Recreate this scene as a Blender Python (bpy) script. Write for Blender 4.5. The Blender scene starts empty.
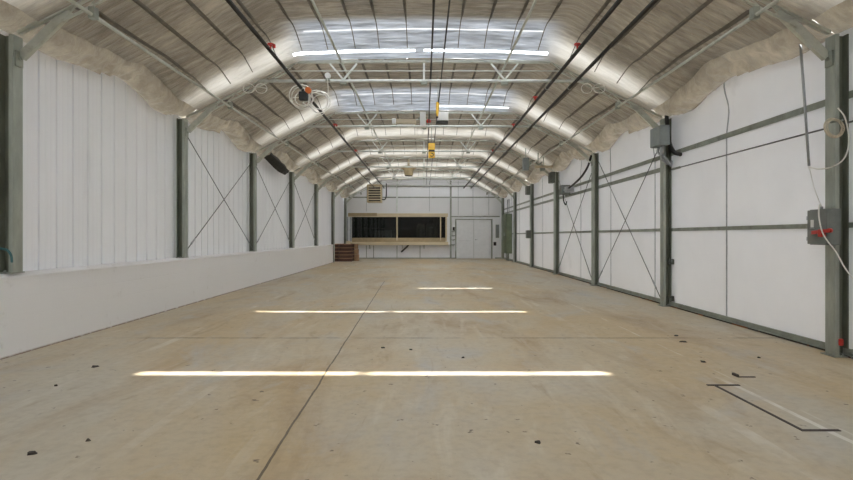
import bpy, bmesh, math, random
from mathutils import Vector, Matrix, noise
random.seed(7)
SC = bpy.context.scene
COL = SC.collection
PI = math.pi

# ------------------------------------------------------------------ layout
F = 540.0                       # focal length in pixels of the 853 px wide frame
CX, CY, EYE = 424.0, 236.0, 1.25
def P(px, py, d):               # a point of the hall seen at (px, py), d metres down the hall
    return Vector(((px-CX)*d/F, d, EYE-(py-CY)*d/F))
BAY = 4.0
FRAMES = [5.65+BAY*k for k in range(-2, 7)]      # frame lines along the hall
BACK = 30.0
FRONT = FRAMES[0]
XI, XO = 4.25, 4.39             # inner and outer faces of the columns
XW = 4.44                       # wall sheets

# ------------------------------------------------------------------ materials
def nodes(name):
    m = bpy.data.materials.new(name); m.use_nodes = True
    nt = m.node_tree; nt.nodes.clear()
    return m, nt, nt.nodes.new, nt.links.new
def val(n, **k):
    for a, b in k.items(): n.inputs[a.replace('_', ' ')].default_value = b
    return n
def mat(name, col, rough=.6, metal=0, var=.12, scale=6, bump=.0, bscale=40, trans=0, tcol=None,
        stretch=(1,1,1), dirt=None, dscale=2.0, dlo=.55, dhi=.75, spec=.5):
    m, nt, N, L = nodes(name)
    out = N('ShaderNodeOutputMaterial'); pb = N('ShaderNodeBsdfPrincipled')
    tc = N('ShaderNodeTexCoord'); mp = N('ShaderNodeMapping'); mp.inputs['Scale'].default_value = stretch
    L(tc.outputs['Object'], mp.inputs['Vector'])
    nz = N('ShaderNodeTexNoise'); val(nz, Scale=scale, Detail=6.0, Roughness=.6); L(mp.outputs[0], nz.inputs['Vector'])
    cr = N('ShaderNodeValToRGB')
    cr.color_ramp.elements[0].position = .3; cr.color_ramp.elements[1].position = .72
    c = Vector(col)
    cr.color_ramp.elements[0].color = (*(c*(1-var)), 1); cr.color_ramp.elements[1].color = (*[min(1, v*(1+var)) for v in c], 1)
    L(nz.outputs['Fac'], cr.inputs[0]); colout = cr.outputs[0]
    if dirt:
        n2 = N('ShaderNodeTexNoise'); val(n2, Scale=dscale, Detail=8.0, Roughness=.65); L(mp.outputs[0], n2.inputs['Vector'])
        r2 = N('ShaderNodeMapRange'); val(r2, From_Min=dlo, From_Max=dhi); L(n2.outputs['Fac'], r2.inputs['Value'])
        mx = N('ShaderNodeMix'); mx.data_type = 'RGBA'
        L(r2.outputs[0], mx.inputs[0]); L(colout, mx.inputs[6]); mx.inputs[7].default_value = (*dirt, 1); colout = mx.outputs[2]
    L(colout, pb.inputs['Base Color'])
    pb.inputs['Roughness'].default_value = rough; pb.inputs['Metallic'].default_value = metal
    pb.inputs['Specular IOR Level'].default_value = spec
    if bump:
        bn = N('ShaderNodeTexNoise'); val(bn, Scale=bscale, Detail=5.0); L(mp.outputs[0], bn.inputs['Vector'])
        b = N('ShaderNodeBump'); val(b, Strength=bump, Distance=.02); L(bn.outputs['Fac'], b.inputs['Height'])
        L(b.outputs[0], pb.inputs['Normal'])
    if trans:
        tr = N('ShaderNodeBsdfTranslucent'); tr.inputs[0].default_value = (*(tcol or col), 1)
        ms = N('ShaderNodeMixShader'); ms.inputs[0].default_value = trans
        L(pb.outputs[0], ms.inputs[1]); L(tr.outputs[0], ms.inputs[2]); L(ms.outputs[0], out.inputs[0])
    else:
        L(pb.outputs[0], out.inputs[0])
    return m

def mat_blanket(name, col, col2, trans, tcol, rough=.4, bump=.5, stretch=(1.0, 7, 1.0), mixes=True):
    """faced insulation: cross-wise ripples and blotches; where it is thin ('thin') white vinyl shows, over the middle ('clear') a bluish film"""
    m, nt, N, L = nodes(name)
    out = N('ShaderNodeOutputMaterial'); pb = N('ShaderNodeBsdfPrincipled'); tc = N('ShaderNodeTexCoord'); O = tc.outputs['Object']
    def noi(sc, st, det=6., dist=.2):
        mp = N('ShaderNodeMapping'); mp.inputs['Scale'].default_value = st; L(O, mp.inputs['Vector'])
        n = N('ShaderNodeTexNoise'); val(n, Scale=sc, Detail=det, Roughness=.6, Distortion=dist); L(mp.outputs[0], n.inputs['Vector']); return n.outputs['Fac']
    def mth(op, a, b):
        n = N('ShaderNodeMath'); n.operation = op
        for i, x in ((0, a), (1, b)):
            if isinstance(x, (int, float)): n.inputs[i].default_value = x
            else: L(x, n.inputs[i])
        return n.outputs[0]
    def rng(x, a, b, lo=0., hi=1.):
        r = N('ShaderNodeMapRange'); val(r, From_Min=a, From_Max=b, To_Min=lo, To_Max=hi); L(x, r.inputs['Value']); return r.outputs[0]
    def mixc(f, a, b):
        mx = N('ShaderNodeMix'); mx.data_type = 'RGBA'; L(f, mx.inputs[0])
        for i, x in ((6, a), (7, b)):
            if isinstance(x, tuple): mx.inputs[i].default_value = (*x, 1)
            else: L(x, mx.inputs[i])
        return mx.outputs[2]
    blot = rng(mth('ADD', noi(1., (1, 1, 1)), noi(2.2, tuple(v*.6+.5 for v in stretch))), .82, 1.2)
    fine = noi(2., stretch, 5.)
    c = mixc(blot, tuple(col2), tuple(col))
    c = mixc(rng(fine, .36, .62, .42, 0.), c, tuple(v*.45 for v in col2))  # hollows of the ripples darkened: their shade is put into the colour
    trf = trans
    if mixes:
        def att(n):
            a = N('ShaderNodeAttribute'); a.attribute_name = n; return a.outputs['Fac']
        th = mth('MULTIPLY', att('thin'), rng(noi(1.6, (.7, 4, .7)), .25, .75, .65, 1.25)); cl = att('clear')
        c = mixc(th, c, mixc(fine, (.62, .59, .53), (.90, .885, .84)))  # whiter band: sheen of the curved sheet put into the colour
        c = mixc(cl, c, mixc(rng(fine, .3, .7), (.33, .38, .47), (.66, .72, .83)))  # blue-grey middle: reflected sky put into the colour
        trf = mth('ADD', mth('ADD', trans, mth('MULTIPLY', mth('MULTIPLY', th, mth('SUBTRACT', 1., cl)), .052)), mth('MULTIPLY', cl, rng(fine, .38, .66, .004, .034)))  # the painted bands also pass more daylight, so they glow
    L(c, pb.inputs['Base Color']); pb.inputs['Roughness'].default_value = rough
    b = N('ShaderNodeBump'); val(b, Strength=bump, Distance=.05); L(fine, b.inputs['Height']); L(b.outputs[0], pb.inputs['Normal'])
    tr = N('ShaderNodeBsdfTranslucent'); ms = N('ShaderNodeMixShader')
    if isinstance(trf, float): ms.inputs[0].default_value = trf
    else: L(trf, ms.inputs[0])
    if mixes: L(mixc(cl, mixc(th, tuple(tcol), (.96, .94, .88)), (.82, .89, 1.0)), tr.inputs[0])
    else: tr.inputs[0].default_value = (*tcol, 1)
    L(pb.outputs[0], ms.inputs[1]); L(tr.outputs[0], ms.inputs[2]); L(ms.outputs[0], out.inputs[0])
    return m

def mat_floor():
    m, nt, N, L = nodes('worn_concrete')
    out = N('ShaderNodeOutputMaterial'); pb = N('ShaderNodeBsdfPrincipled'); tc = N('ShaderNodeTexCoord')
    O = tc.outputs['Object']
    def nz(scale, stretch=(1,1,1), detail=8, rough=.62, dist=0, off=0):
        mp = N('ShaderNodeMapping'); mp.inputs['Scale'].default_value = stretch; mp.inputs['Location'].default_value = (off, off*.7, 0)
        L(O, mp.inputs['Vector']); n = N('ShaderNodeTexNoise'); val(n, Scale=scale, Detail=float(detail), Roughness=rough, Distortion=dist)
        L(mp.outputs[0], n.inputs['Vector']); return n.outputs['Fac']
    def rng(s, a, b, lo=0., hi=1.):
        r = N('ShaderNodeMapRange'); val(r, From_Min=a, From_Max=b, To_Min=lo, To_Max=hi); L(s, r.inputs['Value']); return r.outputs[0]
    def mixc(f, a, b):
        mx = N('ShaderNodeMix'); mx.data_type = 'RGBA'; L(f, mx.inputs[0])
        for i, s in ((6, a), (7, b)):
            if isinstance(s, tuple): mx.inputs[i].default_value = (*s, 1)
            else: L(s, mx.inputs[i])
        return mx.outputs[2]
    def mth(op, a, b=None):
        n = N('ShaderNodeMath'); n.operation = op
        for i, s in ((0, a), (1, b)):
            if s is None: continue
            if isinstance(s, (int, float)): n.inputs[i].default_value = s
            else: L(s, n.inputs[i])
        return n.outputs[0]
    c = mixc(rng(nz(.42, (1, .5, 1), dist=.5), .40, .60), (.59, .465, .285), (.59, .54, .44))
    c = mixc(rng(nz(.9, (1.2, .35, 1), off=5, dist=.8), .52, .72, 0, .85), c, (.40, .275, .145))         # rust-brown stains
    c = mixc(rng(nz(1.3, (1, .5, 1), off=11, dist=.6), .54, .72), c, (.54, .515, .47))           # grey worn areas
    c = mixc(rng(nz(2.2, (1.6, .28, 1), off=23, dist=1.2),   .56, .74, 0, .5), c, (.74, .69, .58)) # pale scuffs
    c = mixc(rng(nz(14, off=3), .45, .8, 0, .35), c, (.30, .23, .16))
    c = mixc(rng(nz(1.7, (2.2, .45, 1), off=41, dist=1.0), .60, .72, 0, .55), c, (.36, .25, .13))
    c = mixc(rng(nz(9, off=31, detail=3), .67, .72, 0, .85), c, (.14, .10, .07))                   # small flecks
    sx = N('ShaderNodeSeparateXYZ'); L(O, sx.inputs[0])
    X, Y = sx.outputs[0], sx.outputs[1]
    wob = mth('MULTIPLY', mth('SUBTRACT', nz(1.6), .5), .04)
    # long joint, drifting a little to the side as it runs down the hall
    lx = mth('ADD', mth('ADD', X, wob), mth('ADD', .80, mth('MULTIPLY', Y, .020)))
    joint = mth('MULTIPLY', mth('LESS_THAN', mth('ABSOLUTE', lx), .008), mth('LESS_THAN', Y, 15.))
    c = mixc(mth('MULTIPLY', joint, .8), c, (.07, .055, .04))
    # cross crack
    ly = mth('ADD', mth('SUBTRACT', Y, 6.62), mth('MULTIPLY', wob, .8))
    crk = mth('MULTIPLY', mth('LESS_THAN', mth('ABSOLUTE', ly), .017), rng(nz(2.5, off=9), .40, .52))
    c = mixc(mth('MULTIPLY', crk, .9), c, (.12, .08, .05))
    ly2 = mth('ADD', mth('SUBTRACT', Y, 10.7), mth('MULTIPLY', wob, .8))
    crk2 = mth('MULTIPLY', mth('LESS_THAN', mth('ABSOLUTE', ly2), .02), rng(nz(2.5, off=19), .46, .56))
    c = mixc(mth('MULTIPLY', crk2, .5), c, (.2, .13, .08))
    # remains of pale painted lane lines
    for x0, w, s in ((-3.0, .05, .5), (2.05, .05, .45), (2.60, .022, 1.0), (2.70, .010, .99), (-1.75, .04, .35)):
        l = mth('LESS_THAN', mth('ABSOLUTE', mth('ADD', mth('SUBTRACT', X, x0), wob)), w)
        l = mth('MULTIPLY', l, rng(nz(2.6, (1, .5, 1), off=x0*7), .47 if s < 1 else .36, .66 if s < 1 else .5, 0, s))
        if s == 1: l = mth('MULTIPLY', l, rng(Y, 4.3, 4.9, .9, 0.))
        c = mixc(l, c, (.80, .77, .70))
    L(c, pb.inputs['Base Color'])
    L(rng(nz(3, off=2), .3, .7, .42, .62), pb.inputs['Roughness'])
    pb.inputs['Specular IOR Level'].default_value = .35
    b = N('ShaderNodeBump'); val(b, Strength=.18, Distance=.01); L(nz(24, detail=5), b.inputs['Height']); L(b.outputs[0], pb.inputs['Normal'])
    L(pb.outputs[0], out.inputs[0])
    return m

def mat_block():
    """white painted block work"""
    m, nt, N, L = nodes('painted_block')
    out = N('ShaderNodeOutputMaterial'); pb = N('ShaderNodeBsdfPrincipled'); tc = N('ShaderNodeTexCoord')
    sp = N('ShaderNodeSeparateXYZ'); cb = N('ShaderNodeCombineXYZ'); L(tc.outputs['Object'], sp.inputs[0])
    L(sp.outputs[1], cb.inputs[0]); L(sp.outputs[2], cb.inputs[1])
    br = N('ShaderNodeTexBrick'); val(br, Scale=1.0, Mortar_Size=.006, Mortar_Smooth=.5, Brick_Width=.4, Row_Height=.2)
    L(cb.outputs[0], br.inputs['Vector'])
    nz = N('ShaderNodeTexNoise'); val(nz, Scale=5.0, Detail=8.0, Roughness=.65); L(tc.outputs['Object'], nz.inputs['Vector'])
    mr = N('ShaderNodeMapRange'); val(mr, From_Min=.62, From_Max=.8, To_Max=.6); L(nz.outputs['Fac'], mr.inputs['Value'])
    mx = N('ShaderNodeMix'); mx.data_type = 'RGBA'; L(mr.outputs[0], mx.inputs[0])
    mx.inputs[6].default_value = (.88, .88, .885, 1); mx.inputs[7].default_value = (.55, .53, .50, 1)
    # rubbed dirt along the foot
    gm = N('ShaderNodeMapRange'); val(gm, From_Min=.004, From_Max=.024, To_Min=1., To_Max=0.); L(sp.outputs[2], gm.inputs['Value'])
    n2 = N('ShaderNodeTexNoise'); val(n2, Scale=7.0, Detail=6.0); L(tc.outputs['Object'], n2.inputs['Vector'])
    m2 = N('ShaderNodeMapRange'); val(m2, From_Min=.30, From_Max=.48); L(n2.outputs['Fac'], m2.inputs['Value'])
    mm = N('ShaderNodeMath'); mm.operation = 'MULTIPLY'; L(gm.outputs[0], mm.inputs[0]); L(m2.outputs[0], mm.inputs[1])
    mx2 = N('ShaderNodeMix'); mx2.data_type = 'RGBA'; L(mm.outputs[0], mx2.inputs[0]); L(mx.outputs[2], mx2.inputs[6]); mx2.inputs[7].default_value = (.25, .19, .13, 1)
    L(mx2.outputs[2], pb.inputs['Base Color']); pb.inputs['Roughness'].default_value = .55
    ad = N('ShaderNodeMath'); ad.operation = 'ADD'; ng = N('ShaderNodeMath'); ng.operation = 'MULTIPLY'; ng.inputs[1].default_value = -1.
    L(br.outputs['Fac'], ng.inputs[0]); n3 = N('ShaderNodeTexNoise'); val(n3, Scale=45.0, Detail=4.0); L(tc.outputs['Object'], n3.inputs['Vector'])
    L(ng.outputs[0], ad.inputs[0]); L(n3.outputs['Fac'], ad.inputs[1])
    b = N('ShaderNodeBump'); val(b, Strength=.35, Distance=.008); L(ad.outputs[0], b.inputs['Height']); L(b.outputs[0], pb.inputs['Normal'])
    L(pb.outputs[0], out.inputs[0]); return m

M = {}
M['floor'] = mat_floor()
M['block'] = mat_block()
M['siding'] = mat('white_siding', (.83, .835, .85), .38, var=.04, scale=1.2, stretch=(1, 1, .3), trans=.012, tcol=(.9, .9, .92), bump=.05, bscale=3,
                  dirt=(.62, .62, .62), dscale=1.1, dlo=.6, dhi=.85)
M['groove'] = mat('panel_joint', (.20, .20, .20), .6)
M['panel'] = mat('white_panel', (.88, .885, .90), .33, var=.04, scale=.8, trans=.02, tcol=(.92, .92, .94), bump=.25, bscale=1.6,
                 dirt=(.66, .66, .67), dscale=.8, dlo=.6, dhi=.85)
M['backpanel'] = mat('white_back_panel', (.80, .805, .82), .45, var=.04, scale=.8, trans=.02, tcol=(.9, .9, .92))
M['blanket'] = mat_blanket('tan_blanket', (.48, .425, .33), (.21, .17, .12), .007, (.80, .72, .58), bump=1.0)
M['hem'] = mat_blanket('lit_hem', (.52, .465, .37), (.29, .245, .185), .018, (.85, .76, .60), bump=.9, stretch=(2.2, 2.6, 2.2), mixes=False)  # lighter copy of the blanket tan: light on the hanging edge painted in
M['glintstrip'] = mat('glint_strip', (.9, .92, .95), .25, var=.05, trans=.09, tcol=(.95, .97, 1.0))  # bright line on the ceiling, put in as a paler translucent strip
M['clear'] = mat('clear_fill', (.8, .82, .85), .3, var=.05, trans=.75, tcol=(.95, .97, 1.0))  # sheet of the unseen strips added to brighten the floor
M['strap'] = mat('dark_strap', (.16, .14, .11), .7, var=.3)
M['steel'] = mat('lit_green_steel', (.38, .41, .36), .45, .25, var=.25, scale=5, stretch=(1, 1, .3), bump=.1, dirt=(.25, .26, .23), dscale=4)  # lighter copy of the column steel: light on the flange is in the colour
M['steelshade'] = mat('shaded_green_steel', (.17, .185, .145), .6, .15, var=.3, scale=5, stretch=(1, 1, .3), dirt=(.18, .15, .10), dscale=4)  # darker copy for the web: shade of the recess is in the colour
M['steel2'] = mat('dark_enclosure', (.125, .135, .115), .5, .15, var=.2)
M['girt'] = mat('grey_girt', (.31, .335, .29), .5, .3, var=.2, scale=4, dirt=(.16, .16, .13), dscale=3)
M['pale_steel'] = mat('pale_steel', (.54, .56, .50), .5, .2, var=.2, scale=5, dirt=(.28, .28, .22), dscale=5)
M['chord'] = mat('chord_steel', (.70, .73, .70), .45, .25, var=.15, scale=5)
M['galv'] = mat('galvanised', (.42, .44, .45), .42, .6, var=.2, scale=7)
M['blackpipe'] = mat('black_pipe', (.035, .033, .03), .5, .2, var=.3)
M['cable'] = mat('steel_cable', (.16, .165, .16), .5, .4, var=.2)
M['red'] = mat('red_paint', (.50, .035, .025), .45, var=.15)
M['orange'] = mat('orange_plastic', (.80, .20, .04), .45, var=.1)
M['yellow'] = mat('yellow_paint', (.80, .48, .04), .45, var=.12)
M['boxgrey'] = mat('enclosure_grey', (.20, .215, .205), .45, .15, var=.12, scale=8)
M['boxpale'] = mat('enclosure_pale', (.26, .295, .295), .4, .15, var=.1, scale=8)
M['cabgreen'] = mat('cabinet_green', (.135, .165, .10), .5, .1, var=.18, scale=4)
M['white'] = mat('white_plastic', (.78, .78, .76), .4, var=.05)
M['beige'] = mat('beige_enamel', (.56, .48, .34), .45, var=.1)
M['tan'] = mat('tan_enamel', (.42, .33, .19), .5, var=.15)
M['darkslot'] = mat('dark_recess', (.03, .027, .022), .7, var=.2)
M['seal'] = mat('rusty_seal', (.05, .04, .03), .7, var=.2, dirt=(.42, .14, .04), dscale=1.6, dlo=.52, dhi=.6)
M['rubber'] = mat('black_rubber', (.025, .025, .025), .55, var=.2)
M['wirewhite'] = mat('white_cable', (.76, .75, .70), .5, var=.1)
M['rope'] = mat('rope', (.60, .54, .42), .8, var=.2, scale=30)
M['wood'] = mat('pine', (.60, .46, .28), .6, var=.22, scale=3, stretch=(.4, 4, 4))
M['woodedge'] = mat('pale_pine', (.66, .56, .38), .6, var=.16, scale=3, stretch=(.4, 4, 4))
M['palletwood'] = mat('weathered_pallet', (.085, .040, .026), .75, var=.35, scale=4, stretch=(.5, 3, 3), dirt=(.16, .08, .05), dscale=4)
M['palletpale'] = mat('pale_pallet', (.34, .21, .12), .75, var=.25, scale=4)
M['doorwhite'] = mat('door_grey_white', (.70, .71, .72), .45, var=.05)
M['teal'] = mat('teal_cable', (.05, .16, .17), .5)
M['flap'] = mat('black_lining', (.02, .02, .018), .6, var=.3, bump=.4, bscale=9)
M['scrap'] = mat('dark_scrap', (.06, .05, .04), .8, var=.3)
M['channel'] = mat('rusty_floor_steel', (.075, .062, .05), .7, .2, var=.3, scale=9)
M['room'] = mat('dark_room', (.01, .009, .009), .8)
M['dim'] = mat('dim_clutter', (.05, .047, .047), .6)

gm_, nt, N, L = nodes('window_glass')
o_ = N('ShaderNodeOutputMaterial'); g_ = N('ShaderNodeBsdfGlass'); val(g_, Roughness=.02, IOR=1.45); g_.inputs[0].default_value = (.75, .78, .78, 1)
L(g_.outputs[0], o_.inputs[0]); M['glass'] = gm_

# ------------------------------------------------------------------ mesh builder
class MB:
    def __init__(s): s.v = []; s.f = []; s.sm = []
    def add(s, vs, fs, smooth=False):
        b = len(s.v); s.v += [Vector(v) for v in vs]; s.f += [tuple(i+b for i in f) for f in fs]; s.sm += [smooth]*len(fs); return s
    def box(s, x0, x1, y0, y1, z0, z1, ch=0.0):
        x0, x1 = sorted((x0, x1)); y0, y1 = sorted((y0, y1)); z0, z1 = sorted((z0, z1))
        if ch <= 0:
            vs = [(x, y, z) for z in (z0, z1) for y in (y0, y1) for x in (x0, x1)]
            return s.add(vs, [(0,2,3,1),(4,5,7,6),(0,1,5,4),(2,6,7,3),(0,4,6,2),(1,3,7,5)])
        bm = bmesh.new(); bmesh.ops.create_cube(bm, size=1)
        for v in bm.verts: v.co = Vector(((x0+x1)/2+v.co.x*(x1-x0), (y0+y1)/2+v.co.y*(y1-y0), (z0+z1)/2+v.co.z*(z1-z0)))
        bmesh.ops.bevel(bm, geom=bm.edges[:], offset=ch, segments=2, affect='EDGES', profile=.5)
        bm.verts.index_update()
        s.add([v.co.copy() for v in bm.verts], [tuple(v.index for v in f.verts) for f in bm.faces]); bm.free(); return s
    def tube(s, pts, r, n=8, cap=True, closed=False):
        pts = [Vector(p) for p in pts]; m = len(pts); vs = []; up = None
        for i, p in enumerate(pts):
            if closed: t = pts[(i+1) % m]-pts[i-1]
            else: t = pts[min(i+1, m-1)]-pts[max(i-1, 0)]
            t.normalize()
            if up is None:
                up = Vector((0, 0, 1)) if abs(t.z) < .9 else Vector((0, 1, 0))
            a = t.cross(up)
            if a.length < 1e-5: a = t.orthogonal()
            a.normalize(); b = a.cross(t).normalized(); up = b
            rr = r[i] if isinstance(r, (list, tuple)) else r
            for k in range(n):
                an = 2*PI*k/n; vs.append(p+a*(rr*math.cos(an))+b*(rr*math.sin(an)))
        fs = []
        for i in range(m if closed else m-1):
            for k in range(n):
                j = (i+1) % m
                fs.append((i*n+k, i*n+(k+1) % n, j*n+(k+1) % n, j*n+k))
        s.add(vs, fs, True)
        if cap and not closed:
            b = len(s.v)-len(vs)
            s.f.append(tuple(b+k for k in range(n))[::-1]); s.f.append(tuple(b+(m-1)*n+k for k in range(n))); s.sm += [False, False]
        return s
    def bar(s, a, b, w, h, up=(0, 0, 1)):       # rectangular bar from a to b
        a, b = Vector(a), Vector(b); t = (b-a).normalized(); u = Vector(up)
        x = t.cross(u).normalized(); y = x.cross(t).normalized()
        vs = [p+x*(w/2*i)+y*(h/2*j) for p in (a, b) for i, j in ((-1,-1),(1,-1),(1,1),(-1,1))]
        return s.add(vs, [(0,1,2,3),(7,6,5,4),(0,4,5,1),(1,5,6,2),(2,6,7,3),(3,7,4,0)])
    def channel(s, a, b, w, d, t, up=(0, 0, 1)):  # C-section from a to b: web w wide, flanges d deep
        a, b = Vector(a), Vector(b); tt = (b-a).normalized(); u = Vector(up)
        x = tt.cross(u).normalized(); y = x.cross(tt).normalized()
        pr = [(-w/2, 0), (w/2, 0), (w/2, d), (w/2-t, d), (w/2-t, t), (-w/2+t, t), (-w/2+t, d), (-w/2, d)]
        vs = [p+x*i+y*j for p in (a, b) for i, j in pr]; n = 8
        return s.add(vs, [(i, (i+1) % n, n+(i+1) % n, n+i) for i in range(n)]+[tuple(range(n))[::-1], tuple(range(n, 2*n))])
    def cyl(s, c, r, h, axis='Z', n=16, r2=None):
        d = {'X': Vector((1,0,0)), 'Y': Vector((0,1,0)), 'Z': Vector((0,0,1))}[axis]
        c = Vector(c); return s.tube([c-d*h/2, c+d*h/2], [r, r if r2 is None else r2], n)
    def lathe(s, c, prof, n=20):                  # (r, z) profile around Z
        vs = [(c[0]+r*math.cos(2*PI*k/n), c[1]+r*math.sin(2*PI*k/n), c[2]+z) for r, z in prof for k in range(n)]
        return s.add(vs, [(i*n+k, i*n+(k+1) % n, (i+1)*n+(k+1) % n, (i+1)*n+k) for i in range(len(prof)-1) for k in range(n)], True)
    def ball(s, c, r, sz=1.0, n=12):
        return s.lathe(c, [(max(r*math.sin(PI*i/8), 1e-4), -r*sz*math.cos(PI*i/8)) for i in range(9)], n)
    def grid(s, fn, nu, nv, smooth=True, skip=None):
        vs = [fn(i/nu, j/nv) for j in range(nv+1) for i in range(nu+1)]
        fs = [(j*(nu+1)+i, j*(nu+1)+i+1, (j+1)*(nu+1)+i+1, (j+1)*(nu+1)+i) for j in range(nv) for i in range(nu) if not (skip and skip(i, j))]
        return s.add(vs, fs, smooth)
    def build(s, name, m, parent=None, origin=None):
        """one mesh object; origin at its foot (or the given point); child meshes are given in their parent's space"""
        if parent is None and origin is None:
            lo = Vector([min(v[i] for v in s.v) for i in range(3)]); hi = Vector([max(v[i] for v in s.v) for i in range(3)])
            origin = Vector(((lo.x+hi.x)/2, (lo.y+hi.y)/2, lo.z))
        org = Vector(origin) if origin is not None else Vector()
        me = bpy.data.meshes.new(name); me.from_pydata([v-org for v in s.v], [], s.f)
        me.polygons.foreach_set('use_smooth', s.sm); me.update()
        me.materials.append(m)
        o = bpy.data.objects.new(name, me); COL.objects.link(o); o.location = org
        if parent is not None: o.parent = parent
        return o
def tag(o, label=None, cat=None, group=None, kind=None):
    for k, v in (('label', label), ('category', cat), ('group', group), ('kind', kind)):
        if v: o[k] = v
    return o
def thing(name, loc, label, cat, group=None):
    o = bpy.data.objects.new(name, None); COL.objects.link(o); o.location = loc; o.empty_display_size = .2
    return tag(o, label, cat, group, 'thing')
class Local(MB):                                 # collects world-space shapes and links them under a thing
    def __init__(s, root): super().__init__(); s.root = root
    def build(s, name, m, parent=None):
        par = parent or s.root; off = s.root.location
        s.v = [v-off for v in s.v]
        return MB.build(s, name, m, par)
def dup(root, loc, label, group=None):
    kids = [(c, [d for d in BYPAR.get(c.name, [])]) for c in BYPAR.get(root.name, [])]
    r = root.copy(); COL.objects.link(r); r.location = loc; r['label'] = label
    if group: r['group'] = group
    for c, subs in kids:
        cc = c.copy(); COL.objects.link(cc); cc.parent = r
        for d in subs:
            dd = d.copy(); COL.objects.link(dd); dd.parent = cc
    return r
BYPAR = {}
def index_children():
    BYPAR.clear()
    for o in COL.objects:
        if o.parent: BYPAR.setdefault(o.parent.name, []).append(o)
def spline(pts, k=6):                            # Catmull-Rom through points
    pts = [Vector(p) for p in pts]; q = [pts[0]*2-pts[1]]+pts+[pts[-1]*2-pts[-2]]; out = []
    for i in range(1, len(q)-2):
        for j in range(k):
            t = j/k; a, b, c, d = q[i-1:i+3]
            out.append(.5*((2*b)+(c-a)*t+(2*a-5*b+4*c-d)*t*t+(3*b-a-3*c+d)*t**3))
    return out+[pts[-1]]
def sstep(a, b, x):
    t = min(1, max(0, (x-a)/(b-a))); return t*t*(3-2*t)
ORD = ['first', 'second', 'third', 'fourth', 'fifth', 'sixth', 'seventh', 'eighth']

# ------------------------------------------------------------------ the setting
def structure(o): o['kind'] = 'structure'; return o
structure(MB().box(-5.2, 5.2, FRONT, BACK+.3, -.15, 0).build('floor', M['floor'], origin=(0, 0, 0)))

# left: ribbed sheet siding over a low painted block wall
prof = []; y = FRONT+.085-.305
pitch = .305
while y < BACK+.5:
    for dy, d in ((0, 0), (.075, 0), (.085, .004), (.10, .004), (.11, 0), (.165, 0), (.175, .004), (.19, .004), (.20, 0),
                  (.264, 0), (.266, -.05), (.294, -.05), (.296, 0)):
        prof.append((y+dy, d))
    y += pitch
def siding(yy0, yy1, z0, z1, x):
    mb = MB(); pr = [(a, d) for a, d in prof if yy0 <= a <= yy1]
    nz = 1; vs = []
    for z in (z0, z1):
        for a, d in pr: vs.append((x+d, a, z))
    n = len(pr)
    mb.add(vs, [(i, i+1, n+i+1, n+i) for i in range(n-1)]); mb.groove = [pr[i][1] < -.04 and pr[i+1][1] < -.04 for i in range(n-1)]; return mb
sm_ = siding(FRONT, BACK+.3, 0.0, 4.0, -XW-.02)
wl = structure(sm_.build('wall_left', M['siding'], origin=(0, 0, 0)))
wl.data.materials.append(M['groove'])                 # dark gaps of the panel joints
for p_, g_ in zip(wl.data.polygons, sm_.groove): p_.material_index = int(g_)
BLK = 25.35
lo = MB(); lo.box(-XW+.03, -4.275, FRONT, BLK, 0, .80)
wb = structure(lo.build('wall_left_base', M['block'], origin=(0, 0, 0)))
cap = MB()
cap.add([(x, yy, z) for yy in (FRONT, BLK) for x, z in ((-XW+.03, .80), (-4.262, .80), (-4.262, .825), (-4.30, .855), (-XW+.03, .862))],
        [(0, 1, 6, 5), (1, 2, 7, 6), (2, 3, 8, 7), (3, 4, 9, 8), (4, 0, 5, 9), (4, 3, 2, 1, 0), (5, 6, 7, 8, 9)])
cap.build('cap', M['block'], wb)

# right: smooth white panels
def rw(u, v):
    y = FRONT+(BACK-FRONT)*u; z = 4.0*v
    b = sstep(2.6, 3.1, z)*.11*(noise.noise((y*.9, z*1.6, 3))+.6*noise.noise((y*2.1, z*3, 8)))
    return (XW-.02+b*.6, y, z)
wr = structure(MB().grid(rw, 240, 30).build('wall_right', M['panel'], origin=(0, 0, 0)))
ys = 7.88-2.44*4
while ys < BACK:
    if ys > 0:
        def ss(u, v, d=-.008):
            p = rw((ys-.012+.024*u-FRONT)/(BACK-FRONT), .005+.945*v); return (p[0]+d, p[1], p[2])
        mb = MB().grid(ss, 1, 40); mb.grid(lambda u, v: ss(u, v, -.001), 1, 40)
        for e in (0, 1): mb.grid(lambda u, v: ss(e, v, -.001-.007*u), 1, 40)
        mb.build('seam_strip', M['galv'], wr)
    ys += 2.44

# front wall behind the camera
fw = MB().box(-5, 5, FRONT-.05, FRONT, 0, 5)
structure(fw.build('wall_front', M['backpanel'], origin=(0, 0, 0)))

# back wall with the serving opening (-4.0 .. 1.28, 1.0 .. 2.31)
OX0, OX1, OZ0, OZ1 = -4.0, 1.19, 1.02, 2.31
bw = MB()
for x0, x1, z0, z1 in ((-XW, OX0, 0, 3.3), (OX1, XW, 0, 3.3), (OX0, OX1, 0, OZ0), (OX0, OX1, OZ1, 3.3)):
    bw.box(x0, x1, BACK, BACK+.05, z0, z1)
bw.add([(-XW, BACK, 3.3), (XW, BACK, 3.3), (XW, BACK, 3.75), (2.3, BACK, 4.85), (-2.3, BACK, 4.85), (-XW, BACK, 3.75)], [(0, 1, 2, 3, 4, 5)])
wk = structure(bw.build('wall_back', M['backpanel'], origin=(0, 0, 0)))
for x in (-3.2, 0.3, 1.9, 2.72, 3.6):
    MB().box(x-.012, x+.012, BACK-.008, BACK, 2.62 if x < 1.3 else 2.4, 4.3).build('seam_strip', M['galv'], wk)
for x in (-3.2, -2.8, -1.5, -.22):
    MB().box(x-.02, x+.02, BACK-.012, BACK, .02, .72).build('seam_strip', M['girt'], wk)
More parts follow.
